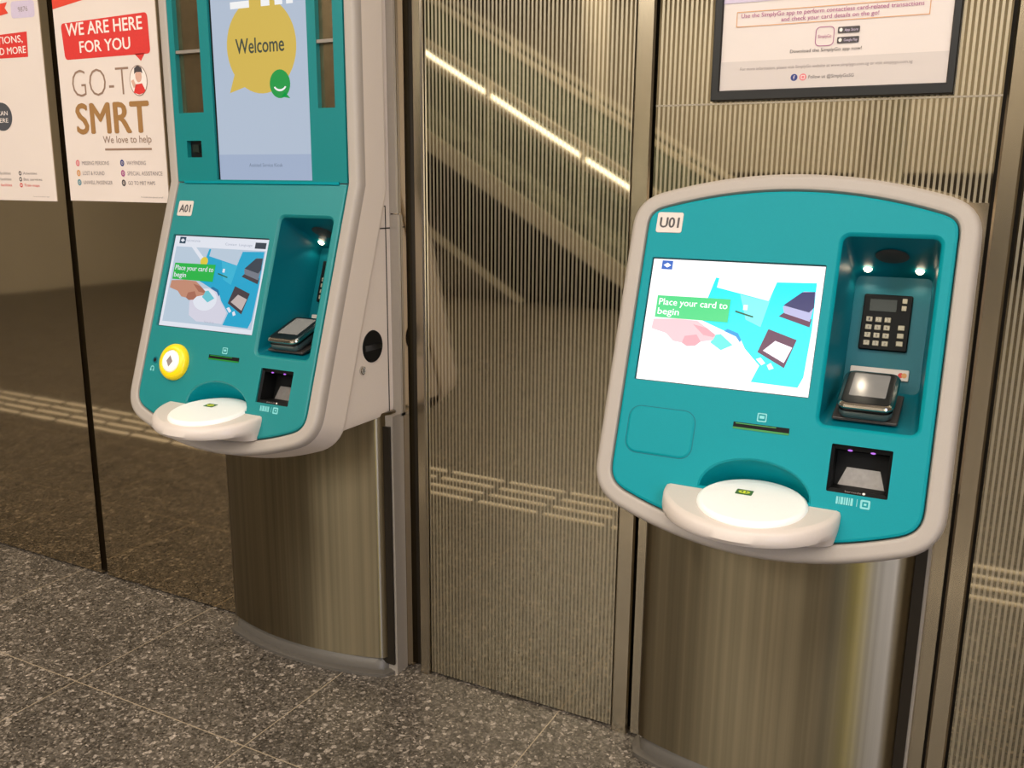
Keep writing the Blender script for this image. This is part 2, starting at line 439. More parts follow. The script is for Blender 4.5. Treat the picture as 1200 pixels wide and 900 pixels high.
GROW = Matrix(((1.068, 0, 0, 0), (0, 1.068, 0, .1283), (0, 0, 1.068, -.0895), (0, 0, 0, 1)))   # head size and standing position against the wall
FIXED = ('pedestal_front', 'base_plinth', 'rear_mount')
def kiosk(name, label, loc, number, tall):
    R = _kiosk(name, label, loc, number, tall)
    for c in R.children_recursive:
        if c.name.split('.')[0] not in FIXED: c.data.transform(GROW)
    return R
def _kiosk(name, label, loc, number, tall):
    R = thing(name, label, 'kiosk', loc)
    mp = bent if tall else face
    TL = 'teal_dim' if tall else 'teal'
    out = outline(.93 if tall else None)
    # grey rim, with the lit tone on its sides
    prof = [(.004, -.105), (0, -.10), (0, -.094), (0, -.022), (0, -.016), (.0015, -.008), (.005, -.002), (.010, 0), (.013, 0), (.024, 0), (.026, 0), (.030, -.0015), (.032, -.006), (.033, -.02)]
    MB().loft([[mp(p[0], p[1], d) for p in inset(out, i)] for i, d in prof[:4]], 'grey_lit').loft([[mp(p[0], p[1], d) for p in inset(out, i)] for i, d in prof[3:]], 'grey').build('bezel', R, 40)
    # body behind the rim, back to the mounting column
    def back(loop, y): return [(p[0], y if y is not None else p[1], max(p[2], .762)) for p in loop]
    l0 = [mp(p[0], p[1], -.10) for p in inset(out, .006)]
    l0b = [mp(p[0], p[1], -.06) for p in inset(out, .006)]
    MB().loft([l0b, back(l0, None), back(l0, -.125), ], 'grey_lit', cap1=True).build('housing', R, 30)
    # --- teal fascia with its openings
    inn = inset(out, .0335)
    if tall:
        low = [p for p in inn if p[1] < -.004]
        # start the loop at the left top and run along the bottom to the right top
        low.sort(key=lambda p: 0)
        li = [i for i, p in enumerate(inn) if p[1] < -.004]
        # the outline begins at the bottom-left corner, so keep order and close with the straight top edge
        low = [inn[i] for i in li]
        k = max(range(len(low)), key=lambda i: (low[i][0]-low[i-1][0])**2+(low[i][1]-low[i-1][1])**2)
        low = low[k:]+low[:k]
        if low[0][0] < 0: low = [(-HW+.0335, -.0005)]+low+[(HW-.0335, -.0005)]
        else: low = low+[( -HW+.0335, -.0005)]; low = [(HW-.0335, -.0005)]+low
    else:
        low = inn
    fplace = lambda d: (lambda u, v: face(u, v, d))
    scr = rrect(SCL-.002, SCR+.002, SCB-.002, SCT+.002, .003, 2)
    nic = rrect(.0855, .236, -.40, -.08, .012, 5)
    scn = rrect(.1115, .205, -.507, -.429, .002, 2)
    arch = [(-.004+.092*cos(radians(a)), -.531+.056*sin(radians(a))) for a in range(0, 181, 9)]
    holes = [scr, nic, scn, arch]
    mb = MB()
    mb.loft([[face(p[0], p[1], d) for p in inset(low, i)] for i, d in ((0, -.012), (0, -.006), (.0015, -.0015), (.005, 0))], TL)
    # niche lip softened
    nic_o = inset(nic, -.006); arch_o = inset(arch, -.003)
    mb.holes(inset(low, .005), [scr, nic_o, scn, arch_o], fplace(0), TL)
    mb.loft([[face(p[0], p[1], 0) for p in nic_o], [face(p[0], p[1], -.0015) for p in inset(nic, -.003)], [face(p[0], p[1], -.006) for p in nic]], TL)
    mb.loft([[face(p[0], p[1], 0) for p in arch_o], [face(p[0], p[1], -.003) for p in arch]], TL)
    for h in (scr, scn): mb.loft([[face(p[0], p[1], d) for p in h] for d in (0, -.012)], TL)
    mb.build('front_panel', R, 40)
    # touch screen
    mb = MB(); screen_art(mb, lambda u, v, d: face(u, v, -.006+d), tall)
    q = rrect(SCL-.004, SCR+.004, SCB-.004, SCT+.004, .003, 2)
    mb.flat(q, fplace(-.0064), 'black')
    mb.build('touch_screen', R, smooth=False)
    # recessed niche
    D = -.145
    f0 = nic
    bk = rrect(.098, .224, -.318, -.112, .010, 5)
    mid = [(a[0]*.35+b[0]*.65, a[1]*.35+b[1]*.65) for a, b in zip(f0, bk)]
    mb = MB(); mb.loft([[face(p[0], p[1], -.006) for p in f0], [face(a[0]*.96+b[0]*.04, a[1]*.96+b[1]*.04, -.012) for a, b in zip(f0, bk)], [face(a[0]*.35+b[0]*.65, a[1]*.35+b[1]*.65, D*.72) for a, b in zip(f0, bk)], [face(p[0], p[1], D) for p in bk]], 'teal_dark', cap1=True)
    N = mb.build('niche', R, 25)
    # ceiling direction of the niche (front lip -> back edge)
    def nceil(u, t, off=0): # t 0..1 depth
        v = -.08-.032*t-off; return face(u, v, D*t)
    for u in (.118, .203):
        b2 = MB(); b2.loft([[nceil(u+.0075*cos(a), .80+.055*sin(a), .001) for a in [2*pi*k/12 for k in range(12)]], [nceil(u+.005*cos(a), .80+.04*sin(a), .004) for a in [2*pi*k/12 for k in range(12)]]], 'led', cap1=True)
        b2.build('lamp', N)
    b2 = MB(); b2.loft([[nceil(.16+.027*cos(a), .45+.17*sin(a), .0012) for a in [2*pi*k/24 for k in range(24)]], [nceil(.16+.025*cos(a), .45+.16*sin(a), .0016) for a in [2*pi*k/24 for k in range(24)]]], 'plate', cap1=True)
    b2.build('speaker', N)
    # keypad on the niche back wall
    kp = lambda u, v, d=0: face(u, v, D+.0005+d)
    K = rbox(MB(), .1165, .1965, -.246, -.146, 0, .008, kp, 'blackm', .003, .0015).build('keypad', R)
    rbox(MB(), .127, .172, -.177, -.155, .008, .0088, kp, 'lcd', .001, .0003).build('display', K)
    for v in (-.156, -.169): rbox(MB(), .180, .188, v-.005, v+.004, .008, .0105, kp, 'keycap', .001, .0006).build('key', K)
    kd = [['1', '2', '3'], ['4', '5', '6'], ['7', '8', '9'], ['*', '0', '#']]
    for j in range(4):
        for i in range(3):
            u = .1295+i*.0152; v = -.192-j*.0142
            b2 = rbox(MB(), u-.0052, u+.0052, v-.0045, v+.0045, .008, .0105, kp, 'keycap', .001, .0008)
            b2.text(kd[j][i], u-.0015, u+.0015, v-.0025, .005, lambda x, y: kp(x, y, .0107), 'black'); b2.build('key', K)
    for j in range(3):
        u = .1835; v = -.2045-j*.0142
        rbox(MB(), u-.0055, u+.0055, v-.0045, v+.0045, .008, .0105, kp, 'keycap', .001, .0008).build('key', K)
    # card terminal on the sloping shelf.  local frame: w = up the shelf
    a = Vector(face(0, -.40, -.006)); b = Vector(face(0, -.322, D*.9)); wv = (b-a); L = wv.length; wv.normalize(); nv = Vector((1, 0, 0)).cross(wv); 
    if nv.z < 0: nv = -nv
    def shelf(u, w, d=0.): p = a+wv*w+nv*d; return (u, p.y, p.z)
    mb = MB(); rbox(mb, .103, .204, .018, L*.86, .004, .008, shelf, 'plate', .003, .001); mb.build('mounting_plate', R)
    # terminal body: leaning slab on the plate
    lean = radians(7)
    def term(u, w, d=0.):
        ww = w*cos(lean)-d*sin(lean); dd = w*sin(lean)+d*cos(lean); return shelf(u, .015+ww, .009+dd)
    tx0, tx1, tw = .112, .195, .108
    mb = MB()
    o = rrect(tx0, tx1, 0, tw, .014, 6)
    mb.loft([[term(p[0], p[1], d) for p in inset(o, i)] for i, d in ((.008, -.004), (.001, .002), (0, .008), (0, .014))], 'darksilver', cap0=True)
    mb.loft([[term(p[0], p[1], d) for p in inset(o, i)] for i, d in ((.002, .014), (.002, .019), (-.001, .0195), (-.002, .021))], 'black')
    mb.loft([[term(p[0], p[1], d) for p in inset(o, i)] for i, d in ((-.002, .021), (-.003, .024), (-.001, .0275), (.0035, .029))], 'chrome')
    mb.loft([[term(p[0], p[1], d) for p in inset(o, i)] for i, d in ((.0035, .029), (.006, .0295))], 'black')
    mb.flat(inset(o, .006), lambda x, y: term(x, y, .0295), 'black')
    T = mb.build('card_terminal', R, 40)
    mb = MB(); rbox(mb, tx0+.013, tx1-.013, .026, tw-.010, .0295, .0301, term, 'termscreen', .003, .0003); mb.build('terminal_screen', T)
    mb = MB(); rbox(mb, .108, .205, -.297, -.277, .001, .004, kp, 'white', .002, .001)
    mb.flat(ell(.192, -.287, .0045, .0045, 16), lambda x, y: kp(x, y, .0043), 'ink_red'); mb.flat(ell(.1975, -.287, .0045, .0045, 16), lambda x, y: kp(x, y, .0046), 'ink_amber')
    mb.build('payment_label', R)
    # card slot, its icon, the barcode scanner
    mb = MB(); mb.flat(rect(-.052, .042, -.4245, -.414), fplace(.0006), 'blackm'); mb.flat(rect(-.052, .042, -.4258, -.4225), fplace(.0009), 'green_print'); mb.flat(rect(-.048, .02, -.4168, -.4150), fplace(.0009), 'green_print')
    S = mb.build('card_slot', R, smooth=False)
    mb = MB(); mb.holes(rrect(-.0135, .0025, -.409, -.394, .002, 3), [rrect(-.0115, .0005, -.407, -.396, .0015, 3)], fplace(.0006), 'icon_pale'); mb.flat(rect(-.0095, -.0015, -.4035, -.3985), fplace(.0006), 'icon_pale'); mb.build('card_icon', R, smooth=False)
    mb = MB(); sb = [(.1165, -.5), (.2, -.5), (.2, -.436), (.1165, -.436)]
    mb.loft([[face(p[0], p[1], -.004) for p in [(.1115, -.507), (.205, -.507), (.205, -.429), (.1115, -.429)]], [face(p[0], p[1], -.008) for p in sb], [face(p[0], p[1]+(.008 if i < 2 else 0), -.05) for i, p in enumerate(sb)]], 'blackm', cap1=True)
    for u in (.14, .175): mb.flat(ell(u, -.4365, .004, .0016, 12), fplace(-.0065), 'scan_led')
    mb.text('barcode', .14, .165, -.5045, .0028, lambda x, y: face(x, y, -.0045), 'ink_grey'); mb.flat(ell(.169, -.5032, .0022, .0018, 12), fplace(-.0045), 'ink_white')
    Z = mb.build('barcode_scanner', R, 10)
    mb = MB(); mb.flat([(.122, -.494), (.196, -.494), (.186, -.462), (.134, -.462)], fplace(-.0475), 'scan_glass')
    mb.build('scanner_window', Z)
    Z.data.materials
    mb = MB(); x = .129
    for w in (.003, .0015, .004, .002, .003, .0015, .0035): mb.flat(rect(x, x+w, -.525, -.513), fplace(.0006), 'icon_pale'); x += w+.0012
    mb.flat(rect(.1605, .1615, -.525, -.513), fplace(.0006), 'icon_pale')
    mb.holes(rrect(.166, .181, -.527, -.5125, .002, 2), [rrect(.169, .178, -.524, -.5155, .001, 2)], fplace(.0006), 'icon_pale'); mb.flat(rect(.1715, .1755, -.5215, -.518), fplace(.0006), 'icon_pale')
    mb.build('scanner_icon', R, smooth=False)
    # number plate
    mb = rbox(MB(), -.2425, -.194, -.086, -.048, 0, .0012, face, 'white', .004, .0005)
    mb.text(number, -.236, -.2005, -.0765, .0185, lambda x, y: face(x, y, .0015), 'ink_dark', .035); mb.build('number_plate', R)
    # reader: concave scoop, bracket, disc
    mb = MB(); G = []
    for j in range(9):
        ph = radians(90*j/8)
        G.append([face(-.004+.092*cos(radians(t))*cos(ph), -.531+.056*sin(radians(t))*cos(ph), -.003-.075*sin(ph)) for t in range(0, 181, 9)])
    mb.loft(G, 'teal', closed=False)
    g0 = [face(-.004+.092*x, -.531, -.003) for x in (-1, 1)]
    fl = [face(-.004+.092*cos(radians(90*j/8)), -.531, -.003-.075*sin(radians(90*j/8))) for j in range(9)]; fr = [face(-.004-.092*cos(radians(90*j/8)), -.531, -.003-.075*sin(radians(90*j/8))) for j in range(8)]
    mb.add(fl+fr[::-1], [tuple(range(17))], TL); mb.build('reader_recess', R, 60)
    fy = lambda z: FY+(z-FZ)/CT*ST
    uc, hw = -.007, .1465
    def tloop(dz, D, w, tilt=radians(7)):
        pts = []; n = 36; z0 = .803-dz; y0 = fy(z0)
        for k in range(n+1):
            t = pi*k/n; cu = cos(t); su = abs(sin(t))**1.05
            dy = D*su; pts.append((uc+w*cu, y0-dy, z0-dy*tan(tilt)*(1 if dz < .03 else .6)))
        for u in (-w, -w*.5, 0, w*.5, w): pts.append((uc+u, y0+.003, z0))
        return pts
    mb = MB()
    L = [tloop(.0, .112, hw-.008), tloop(.002, .119, hw-.002), tloop(.007, .122, hw), tloop(.020, .120, hw), tloop(.029, .110, hw-.001), tloop(.035, .088, hw-.002), tloop(.052, .036, hw-.006)]
    mb.loft(L, 'white'); n = len(L[0]); mb.add(L[0], [tuple(range(n))], 'white'); mb.add(L[-1], [tuple(range(n-1, -1, -1))], 'white')
    B = mb.build('reader_bracket', R, 50)
    ti = radians(5); dc = Vector((.001, -.444, .797))
    def disc(r, a, h): 
        x, y = r*cos(a), r*sin(a); return (dc.x+x, dc.y+y*cos(ti)-h*sin(ti), dc.z+y*sin(ti)+h*cos(ti))
    A = [2*pi*k/64 for k in range(64)]
    mb = MB(); mb.loft([[disc(r, t, h) for t in A] for r, h in ((.086, -.010), (.0895, -.006), (.0905, .002), (.0895, .0055), (.087, .008), (.084, .0095))], 'white_disc')
    mb.flat([(.084*cos(t), .084*sin(t)) for t in A], lambda x, y: disc(math.hypot(x, y), math.atan2(y, x), .0095), 'white_disc')
    pl = lambda h: (lambda x, y: disc(math.hypot(x, y), math.atan2(y, x), h))
    em = [(-.032, .010), (-.005, .010), (-.005, .034), (-.032, .034)]
    mb.flat(rrect(-.032, -.004, .012, .033, .002, 2), pl(.0099), 'ink_em'); mb.flat(ell(-.018, .0225, .010, .006, 12), pl(.0103), 'ink_lime')
    mb.flat([(-.024, .0225), (-.020, .0265), (-.020, .0185)], pl(.0106), 'ink_em2'); mb.flat([(-.012, .0225), (-.016, .0265), (-.016, .0185)], pl(.0106), 'ink_em2')
    mb.build('reader_disc', B, 40)
    # --- pedestal
    px = .030 if tall else -.010
    W = .284
    def ploop(z, g=0., yb=-.012):
        pts = []; n = 40
        pts.append((px-W+g, yb, z))
        for k in range(n+1):
            x = -W+g+2*(W-g)*k/n
            e = abs(x)/(W-g); y = -(.066+.052*(1-e*e)) + g
            if e > .93: y += .03*((e-.93)/.07)**2
            pts.append((px+x, y, z))
        pts.append((px+W-g, yb, z)); return pts
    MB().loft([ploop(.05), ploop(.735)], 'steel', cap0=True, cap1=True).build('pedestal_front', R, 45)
    MB().loft([ploop(0, .004), ploop(.030, .004), ploop(.046, .016)], 'plinth', cap0=True, cap1=True).loft([ploop(0, -.010), ploop(.008, -.010), ploop(.012, -.002)], 'plinth', cap0=True, cap1=True).build('base_plinth', R, 45)
    mb = MB(); cr = px+W+.017; pw = .331 if tall else .312
    zt = .728
    mb.box(px-W+.012, cr, -.050, -.001, 0, zt, 'rear_grey').box(px-W+.02, cr-.006, -.058, -.050, .03, .70, 'steel_dark')
    if tall: mb.box(-pw, pw, -.010, -.001, .72, 1.235, 'rear_grey').box(-pw+.004, pw-.004, -.010, -.001, 1.238, 2.30, 'rear_grey')
    else: mb.box(-.3225, .3165, -.006, -.001, 0.005, 1.287, 'post')
    mb.build('rear_mount', R, 30)
    if not tall:
        hp = rrect(-.2385, -.119, -.490, -.408, .02, 6)
        mb = MB(); mb.loft([[face(p[0], p[1], d) for p in inset(hp, i)] for i, d in ((-.001, .0002), (.0005, .0016), (.003, .0022))], 'teal'); mb.flat(inset(hp, .003), fplace(.0022), 'teal')
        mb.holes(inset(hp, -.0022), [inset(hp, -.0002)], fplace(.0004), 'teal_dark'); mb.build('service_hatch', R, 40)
        return R
    # --- extras of the tall kiosk
    up = lambda d=0.: (lambda u, s: (u, FY-d, FZ+s))
    ui = HW-.0335
    usc = rect(-.129, .161, .006, .58); ls = rect(-.2415, -.160, .162, .60); rs = rect(.185, .232, .162, .60); sq = rect(-.222, -.174, .058, .097)
    mb = MB()
    uo = fillet([(-ui, .0005), (ui, .0005), (ui, .93-.0335), (-ui, .93-.0335)], {2: .02, 3: .02})
    mb.holes(uo, [usc, ls, rs, sq], up(0), 'teal_dim')
    for h in (usc, ls, rs, sq): mb.loft([[(p[0], FY-d, FZ+p[1]) for p in h] for d in (0, -.014)], 'teal_dim')
    mb.loft([[(p[0], FY-d, FZ+p[1]) for p in uo] for d in (-.012, 0)], 'teal_dim')
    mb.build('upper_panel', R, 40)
    mb = MB(); mb.box(-.235, .238, FY-.004, FY+.001, FZ-.003, FZ+.003, 'teal'); mb.build('bend_highlight', R)  # thin brighter bar standing in for the highlight along the bend
    # upper display: pale picture with a speech bubble
    dp = lambda lv: up(-.006+.0003*lv)
    mb = MB(); mb.flat(rect(-.124, .161, .006, .58), dp(0), 'W_bg'); mb.flat(rect(-.130, -.124, .006, .58), dp(0), 'black'); mb.flat(rect(-.124, .161, .006, .064), dp(1), 'W_band')
    bub = ell(.023, .302, .103, .103, 48)
    mb.flat(bub, dp(1), 'W_yellow'); mb.flat([(-.078, .203), (-.030, .215), (-.06, .245)], dp(2), 'W_yellow')
    mb.flat(ell(.0745, .218, .030, .031, 32), dp(3), 'W_green'); mb.flat([(.088, .200), (.103, .186), (.078, .19)], dp(3), 'W_green')
    sm = [(.0745+.020*cos(radians(a)), .218+.016*sin(radians(a))) for a in range(205, 336, 10)]; sm2 = [(.0745+.0155*cos(radians(a)), .217+.0105*sin(radians(a))) for a in range(335, 204, -10)]
    mb.flat(sm+sm2, dp(4), 'W_white')
    mb.text('Welcome', -.052, .091, .288, .032, dp(3), 'W_ink', .02)
    mb.text('Assisted Service Kiosk', -.030, .072, .036, .008, dp(3), 'W_line')
    for x0, x1 in ((-.062, -.005), (.03, .055), (.07, .092), (.103, .122)): mb.flat(rect(x0, x1, .385, .40), dp(5), 'W_white')
    mb.build('upper_screen', R, smooth=False)
    for h in (ls, rs):
        x0, x1 = h[0][0], h[1][0]
        mb = MB(); mb.flat(rect(x0, x1, .162, .60), up(-.013), 'slotmirror'); o = mb.build('slot_window', R)
        mb = MB(); mb.box(x0, x1, FY+.002, FY+.012, FZ+.298, FZ+.305, 'rear_grey'); mb.build('crossbar', o)
    mb = MB(); mb.flat(sq, up(-.012), 'black'); mb.box(-.208, -.188, FY+.004, FY+.0115, FZ+.07, FZ+.088, 'lcd'); mb.build('camera_window', R)
    # yellow button, jack
    mb = MB(); A = [2*pi*k/40 for k in range(40)]; bc = (-.155, -.443)
    mb.loft([[face(bc[0]+r*cos(t), bc[1]+r*sin(t), d) for t in A] for r, d in ((.044, 0), (.0435, .006), (.040, .012), (.033, .0155), (.0285, .016), (.027, .014))], 'yellow')
    Bt = mb.build('call_button', R, 40)
    mb = MB(); mb.loft([[face(bc[0]+r*cos(t), bc[1]+r*sin(t), d) for t in A] for r, d in ((.027, .013), (.025, .0165), (.020, .018))], 'white_disc'); mb.flat(ell(bc[0], bc[1], .020, None, 40), fplace(.018), 'white_disc')
    mb.flat([(bc[0]-.010, bc[1]), (bc[0], bc[1]-.014), (bc[0]+.010, bc[1]), (bc[0], bc[1]+.014)], fplace(.0184), 'ink_grey')
    mb.build('button_cap', Bt, 40, label='white button cap with a grey diamond')
    mb = MB(); mb.loft([[face(-.222+r*cos(t), -.444+r*sin(t), d) for t in A] for r, d in ((.0085, 0), (.0075, .0015), (.005, .0012), (.0045, -.0005))], 'teal_dark'); mb.flat(ell(-.222, -.444, .0046, None, 20), fplace(.0009), 'black')
    mb.build('audio_jack', R, 40)
    mb = MB(); mb.holes(ell(-.226, -.464, .006, .006, 16), [ell(-.226, -.465, .004, .004, 16)], fplace(.0006), 'icon_pale'); mb.flat(rect(-.2325, -.229, -.471, -.464), fplace(.0006), 'icon_pale'); mb.flat(rect(-.223, -.2195, -.471, -.464), fplace(.0006), 'icon_pale'); mb.build('headphone_icon', R, smooth=False)
    # side: round black cap, lock, seams
    sx = HW-.006
    sd = lambda d: (lambda y, z: (sx+d, y, z))
    mb = MB(); mb.loft([[sd(d)(-.208+r*cos(t), .941+r*sin(t)) for t in A] for r, d in ((.038, 0), (.037, .0025), (.035, .003))], 'blackm'); mb.flat(ell(-.208, .941, .035, None, 40), sd(.003), 'blackm')
    mb.box(sx+.003, sx+.0045, -.240, -.176, .933, .946, 'black'); mb.build('side_cap', R, 40)
    mb = MB(); mb.loft([[sd(d)(-.249+r*cos(t), .891+r*sin(t)) for t in A] for r, d in ((.0105, 0), (.0095, .004), (.007, .005))], 'chrome'); mb.flat(ell(-.249, .891, .007, None, 40), sd(.005), 'chrome'); mb.flat(rect(-.2505, -.2475, .886, .896), sd(.0053), 'black')
    mb.build('side_lock', R, 40)
    mb = MB(); e = .0007
    mb.box(sx, sx+e, -.175, -.125, 1.208, 1.211, 'steel_dark').box(sx, sx+e, -.172, -.145, 1.258, 1.261, 'steel_dark').box(sx, sx+e, -.1475, -.1445, .765, 1.26, 'steel_dark')
    mb.build('side_seam', R, smooth=False)
    return R
M['ink_em'] = simple('emblem_green', (70, 110, 60), .5); M['ink_lime'] = simple('emblem_lime', (214, 222, 60), .5); M['ink_em2'] = simple('emblem_dark', (60, 96, 60), .5)
M['teal_dim'] = simple('teal_plastic_dim', (0, 122, 122), .45, 0, .05, 900, .05)  # darker copy of the teal; weaker light on the tall kiosk put into colour
M['slotmirror'] = simple('bronze_slot', (156, 136, 104), .22, .9, .12, 40)
kiosk('help_kiosk', 'tall teal and grey kiosk plated A01, with two screens and yellow button', (-1.631, 0, 0), 'A01', True)
kiosk('card_kiosk', 'short arched teal kiosk plated U01 on a curved steel pedestal', (-.3215, 0, 0), 'U01', False)

# ------------------------------------------------------------------ posters and sign
def wallplace(y): return lambda x, z: (x, y, z)
P0 = -.0012
def PL(k): return wallplace(P0-.0012-.0002*k)
def poster(x0, x1, z0, z1):
    mb = MB(); mb.box(x0, x1, P0-.001, P0+.001, z0, z1, 'paper'); return mb
mb = poster(-2.522, -2.098, 1.249, 2.02)
mb.flat([(-2.5215, 1.802), (-2.098, 1.852), (-2.098, 2.0), (-2.5215, 2.0)], PL(1), 'ink_orange')
mb.flat(fillet([(-2.486, 1.658), (-2.128, 1.658), (-2.130, 1.767), (-2.493, 1.760)], {0: .014, 1: .014, 2: .014, 3: .014}, 5), PL(1), 'ink_red'); mb.flat([(-2.192, 1.660), (-2.150, 1.660), (-2.168, 1.640)], PL(1), 'ink_red')
mb.text('WE ARE HERE', -2.472, -2.153, 1.724, .034, PL(2), 'ink_white', .02)
mb.text('FOR YOU', -2.418, -2.206, 1.675, .031, PL(2), 'ink_white', .02)
mb.text('GO-T', -2.466, -2.222, 1.551, .078, PL(2), 'ink_taupe', -.018)
mb.flat(ell(-2.184, 1.588, .036, .042, 32), PL(2), 'ink_taupe'); mb.flat(ell(-2.184, 1.588, .0335, .0395, 32), PL(3), 'ink_white')
mb.flat(ell(-2.182, 1.600, .013, .017, 20), PL(4), 'ink_skin'); mb.flat([(-2.199, 1.606), (-2.197, 1.622), (-2.183, 1.629), (-2.168, 1.622), (-2.165, 1.606), (-2.172, 1.611), (-2.190, 1.611)], PL(5), 'ink_dark')
mb.flat([(-2.206, 1.556), (-2.196, 1.578), (-2.170, 1.580), (-2.158, 1.560), (-2.168, 1.553), (-2.184, 1.550)], PL(4), 'ink_red'); mb.flat([(-2.214, 1.588), (-2.205, 1.568), (-2.194, 1.574), (-2.203, 1.592)], PL(4), 'ink_skin')
mb.text('SMRT', -2.460, -2.153, 1.447, .084, PL(2), 'ink_gold', .03)
mb.text('We love to help', -2.352, -2.150, 1.418, .020, PL(2), 'ink_taupe', .006); mb.flat(rect(-2.347, -2.151, 1.397, 1.403), PL(2), 'ink_taupe')
for (a, b), z, ms in zip((('MISSING PERSONS', 'WAYFINDING'), ('LOST & FOUND', 'SPECIAL ASSISTANCE'), ('UNWELL PASSENGER', 'GO TO MRT MAPS')), (1.361, 1.3315, 1.304), (('ink_pink', 'ink_blue'), ('ink_amber', 'ink_purple'), ('ink_teal', 'ink_dark'))):
    for x, tx, m, w in ((-2.474, a, ms[0], .0088), (-2.279, b, ms[1], .0088)):
        mb.holes(ell(x, z, .0085, .0095, 20), [ell(x, z, .0045, .005, 20)], PL(2), m); mb.flat(rect(x-.002, x+.002, z-.003, z+.003), PL(2), m)
        mb.text(tx, x+.019, x+.019+.0080*len(tx), z-.0055, .011, PL(2), 'ink_grey')
mb.text('For enquiries please approach our staff', -2.21, -2.12, 1.262, .004, PL(2), 'ink_grey')
mb.build('poster_sign', smooth=False, label='white poster with red speech bubble reading WE ARE HERE FOR YOU', category='poster')
mb = poster(-3.02, -2.588, 1.245, 2.02)
mb.flat([(-3.02, 1.775), (-2.728, 1.806), (-2.742, 1.822), (-2.728, 1.838), (-3.02, 1.82)], PL(1), 'ink_orange')
mb.flat(fillet([(-2.715, 1.79), (-2.605, 1.787), (-2.603, 1.835), (-2.712, 1.838)], {0: .012, 1: .012, 2: .012, 3: .012}, 4), PL(1), 'ink_lilac'); mb.text('9876', -2.68, -2.635, 1.806, .014, PL(2), 'ink_grey')
mb.flat([(-2.97, 1.68), (-2.655, 1.676), (-2.650, 1.749), (-2.97, 1.744)], PL(1), 'ink_red')
mb.text('DIRECTIONS,', -2.905, -2.673, 1.720, .020, PL(2), 'ink_white', .014); mb.text('AND MORE', -2.84, -2.662, 1.688, .020, PL(2), 'ink_white', .014)
mb.flat(ell(-2.812, 1.504, .05, .043, 32), PL(2), 'badge'); mb.text('SCAN', -2.845, -2.783, 1.508, .013, PL(3), 'ink_white'); mb.text('HERE', -2.845, -2.783, 1.486, .013, PL(3), 'ink_white')
for z, tx, m in ((1.330, 'Amenities', 'ink_grey'), (1.3115, 'Bus services', 'ink_grey'), (1.293, 'Train maps', 'ink_red')):
    mb.holes(ell(-2.753, z, .007, .007, 16), [ell(-2.753, z, .0035, .0035, 16)], PL(2), 'ink_dark' if m == 'ink_grey' else m); mb.text(tx, -2.738, -2.738+.0075*len(tx), z-.004, .008, PL(2), m); mb.text('Station facilities', -2.91, -2.80, z-.004, .008, PL(2), m)
mb.text('Terms and conditions apply', -2.70, -2.62, 1.257, .003, PL(2), 'ink_grey')
mb.build('poster_sign', smooth=False, label='white poster with red DIRECTIONS caption and dark round badge', category='poster')

S = thing('notice_board', 'black framed notice board on the striped wall above the short kiosk', 'sign', (-.3055, 0, 1.48))
def SL(k): return lambda x, z: (x+.3055, -.0155-.0002*k, z-1.48)
so, si = (-.5275, -.0835, 1.479, 2.08), (-.5105, -.0975, 1.4985, 2.06)
mb = MB(); oo = rect(*so); ii = rect(*si)
tr = lambda l, y: [(x+.3055, y, z-1.48) for x, z in l]
mb.loft([tr(oo, -.001), tr(oo, -.018), tr(inset(oo, .002), -.021), tr(inset(ii, -.002), -.021), tr(ii, -.018), tr(ii, -.012)], 'frame_black'); mb.build('frame', S, 20)
mb = MB(); mb.flat(rect(*si), lambda x, z: (x+.3055, -.0145, z-1.48), 'signpaper'); mb.flat(rect(si[0], si[1], si[2], 1.553), SL(0), 'signband')
mb.flat(rect(si[0], si[1], 1.662, 2.06), SL(1), 'ink_lilac')
mb.holes(rect(-.484, -.136, 1.617, 1.645), [rect(-.4828, -.1372, 1.6182, 1.6438)], SL(2), 'ink_amber')
mb.text('Use the SimplyGo app to perform contactless card-related transactions', -.475, -.147, 1.6335, .0075, SL(2), 'ink_purple'); mb.text('and check your card details on the go!', -.398, -.222, 1.6225, .0075, SL(2), 'ink_purple')
mb.holes(rrect(-.332, -.298, 1.573, 1.608, .008, 4), [rrect(-.3308, -.2992, 1.5742, 1.6068, .007, 4)], SL(2), 'ink_purple'); mb.text('SimplyGo', -.327, -.303, 1.588, .0055, SL(2), 'ink_purple')
for z, tx in ((1.594, 'App Store'), (1.576, 'Google Play')):
    mb.flat(rrect(-.292, -.253, z, z+.0115, .002, 3), SL(2), 'ink_dark'); mb.flat(ell(-.2865, z+.006, .003, .0035, 12), SL(3), 'ink_white'); mb.text(tx, -.280, -.256, z+.0035, .0045, SL(3), 'ink_lilac')
mb.text('Download the SimplyGo app now!', -.377, -.247, 1.5635, .006, SL(2), 'ink_dark')
mb.text('For more information, please visit SimplyGo website at www.simplygo.com.sg or visit simplygo.com.sg', -.471, -.157, 1.5355, .0055, SL(2), 'ink_grey')
mb.flat(ell(-.366, 1.5185, .0065, .0065, 20), SL(2), 'ink_blue'); mb.text('f', -.3675, -.3645, 1.515, .007, SL(3), 'ink_white')
mb.flat(ell(-.3495, 1.5185, .0065, .0065, 20), SL(2), 'ink_pink'); mb.holes(rrect(-.353, -.346, 1.515, 1.522, .0015, 3), [rrect(-.352, -.347, 1.516, 1.521, .001, 3)], SL(3), 'ink_white')
mb.text('Follow us @SimplyGoSG', -.339, -.257, 1.5155, .006, SL(2), 'ink_dark')
mb.build('notice_sheet', S, smooth=False, label='white printed sheet with purple lines of text and app store badges')

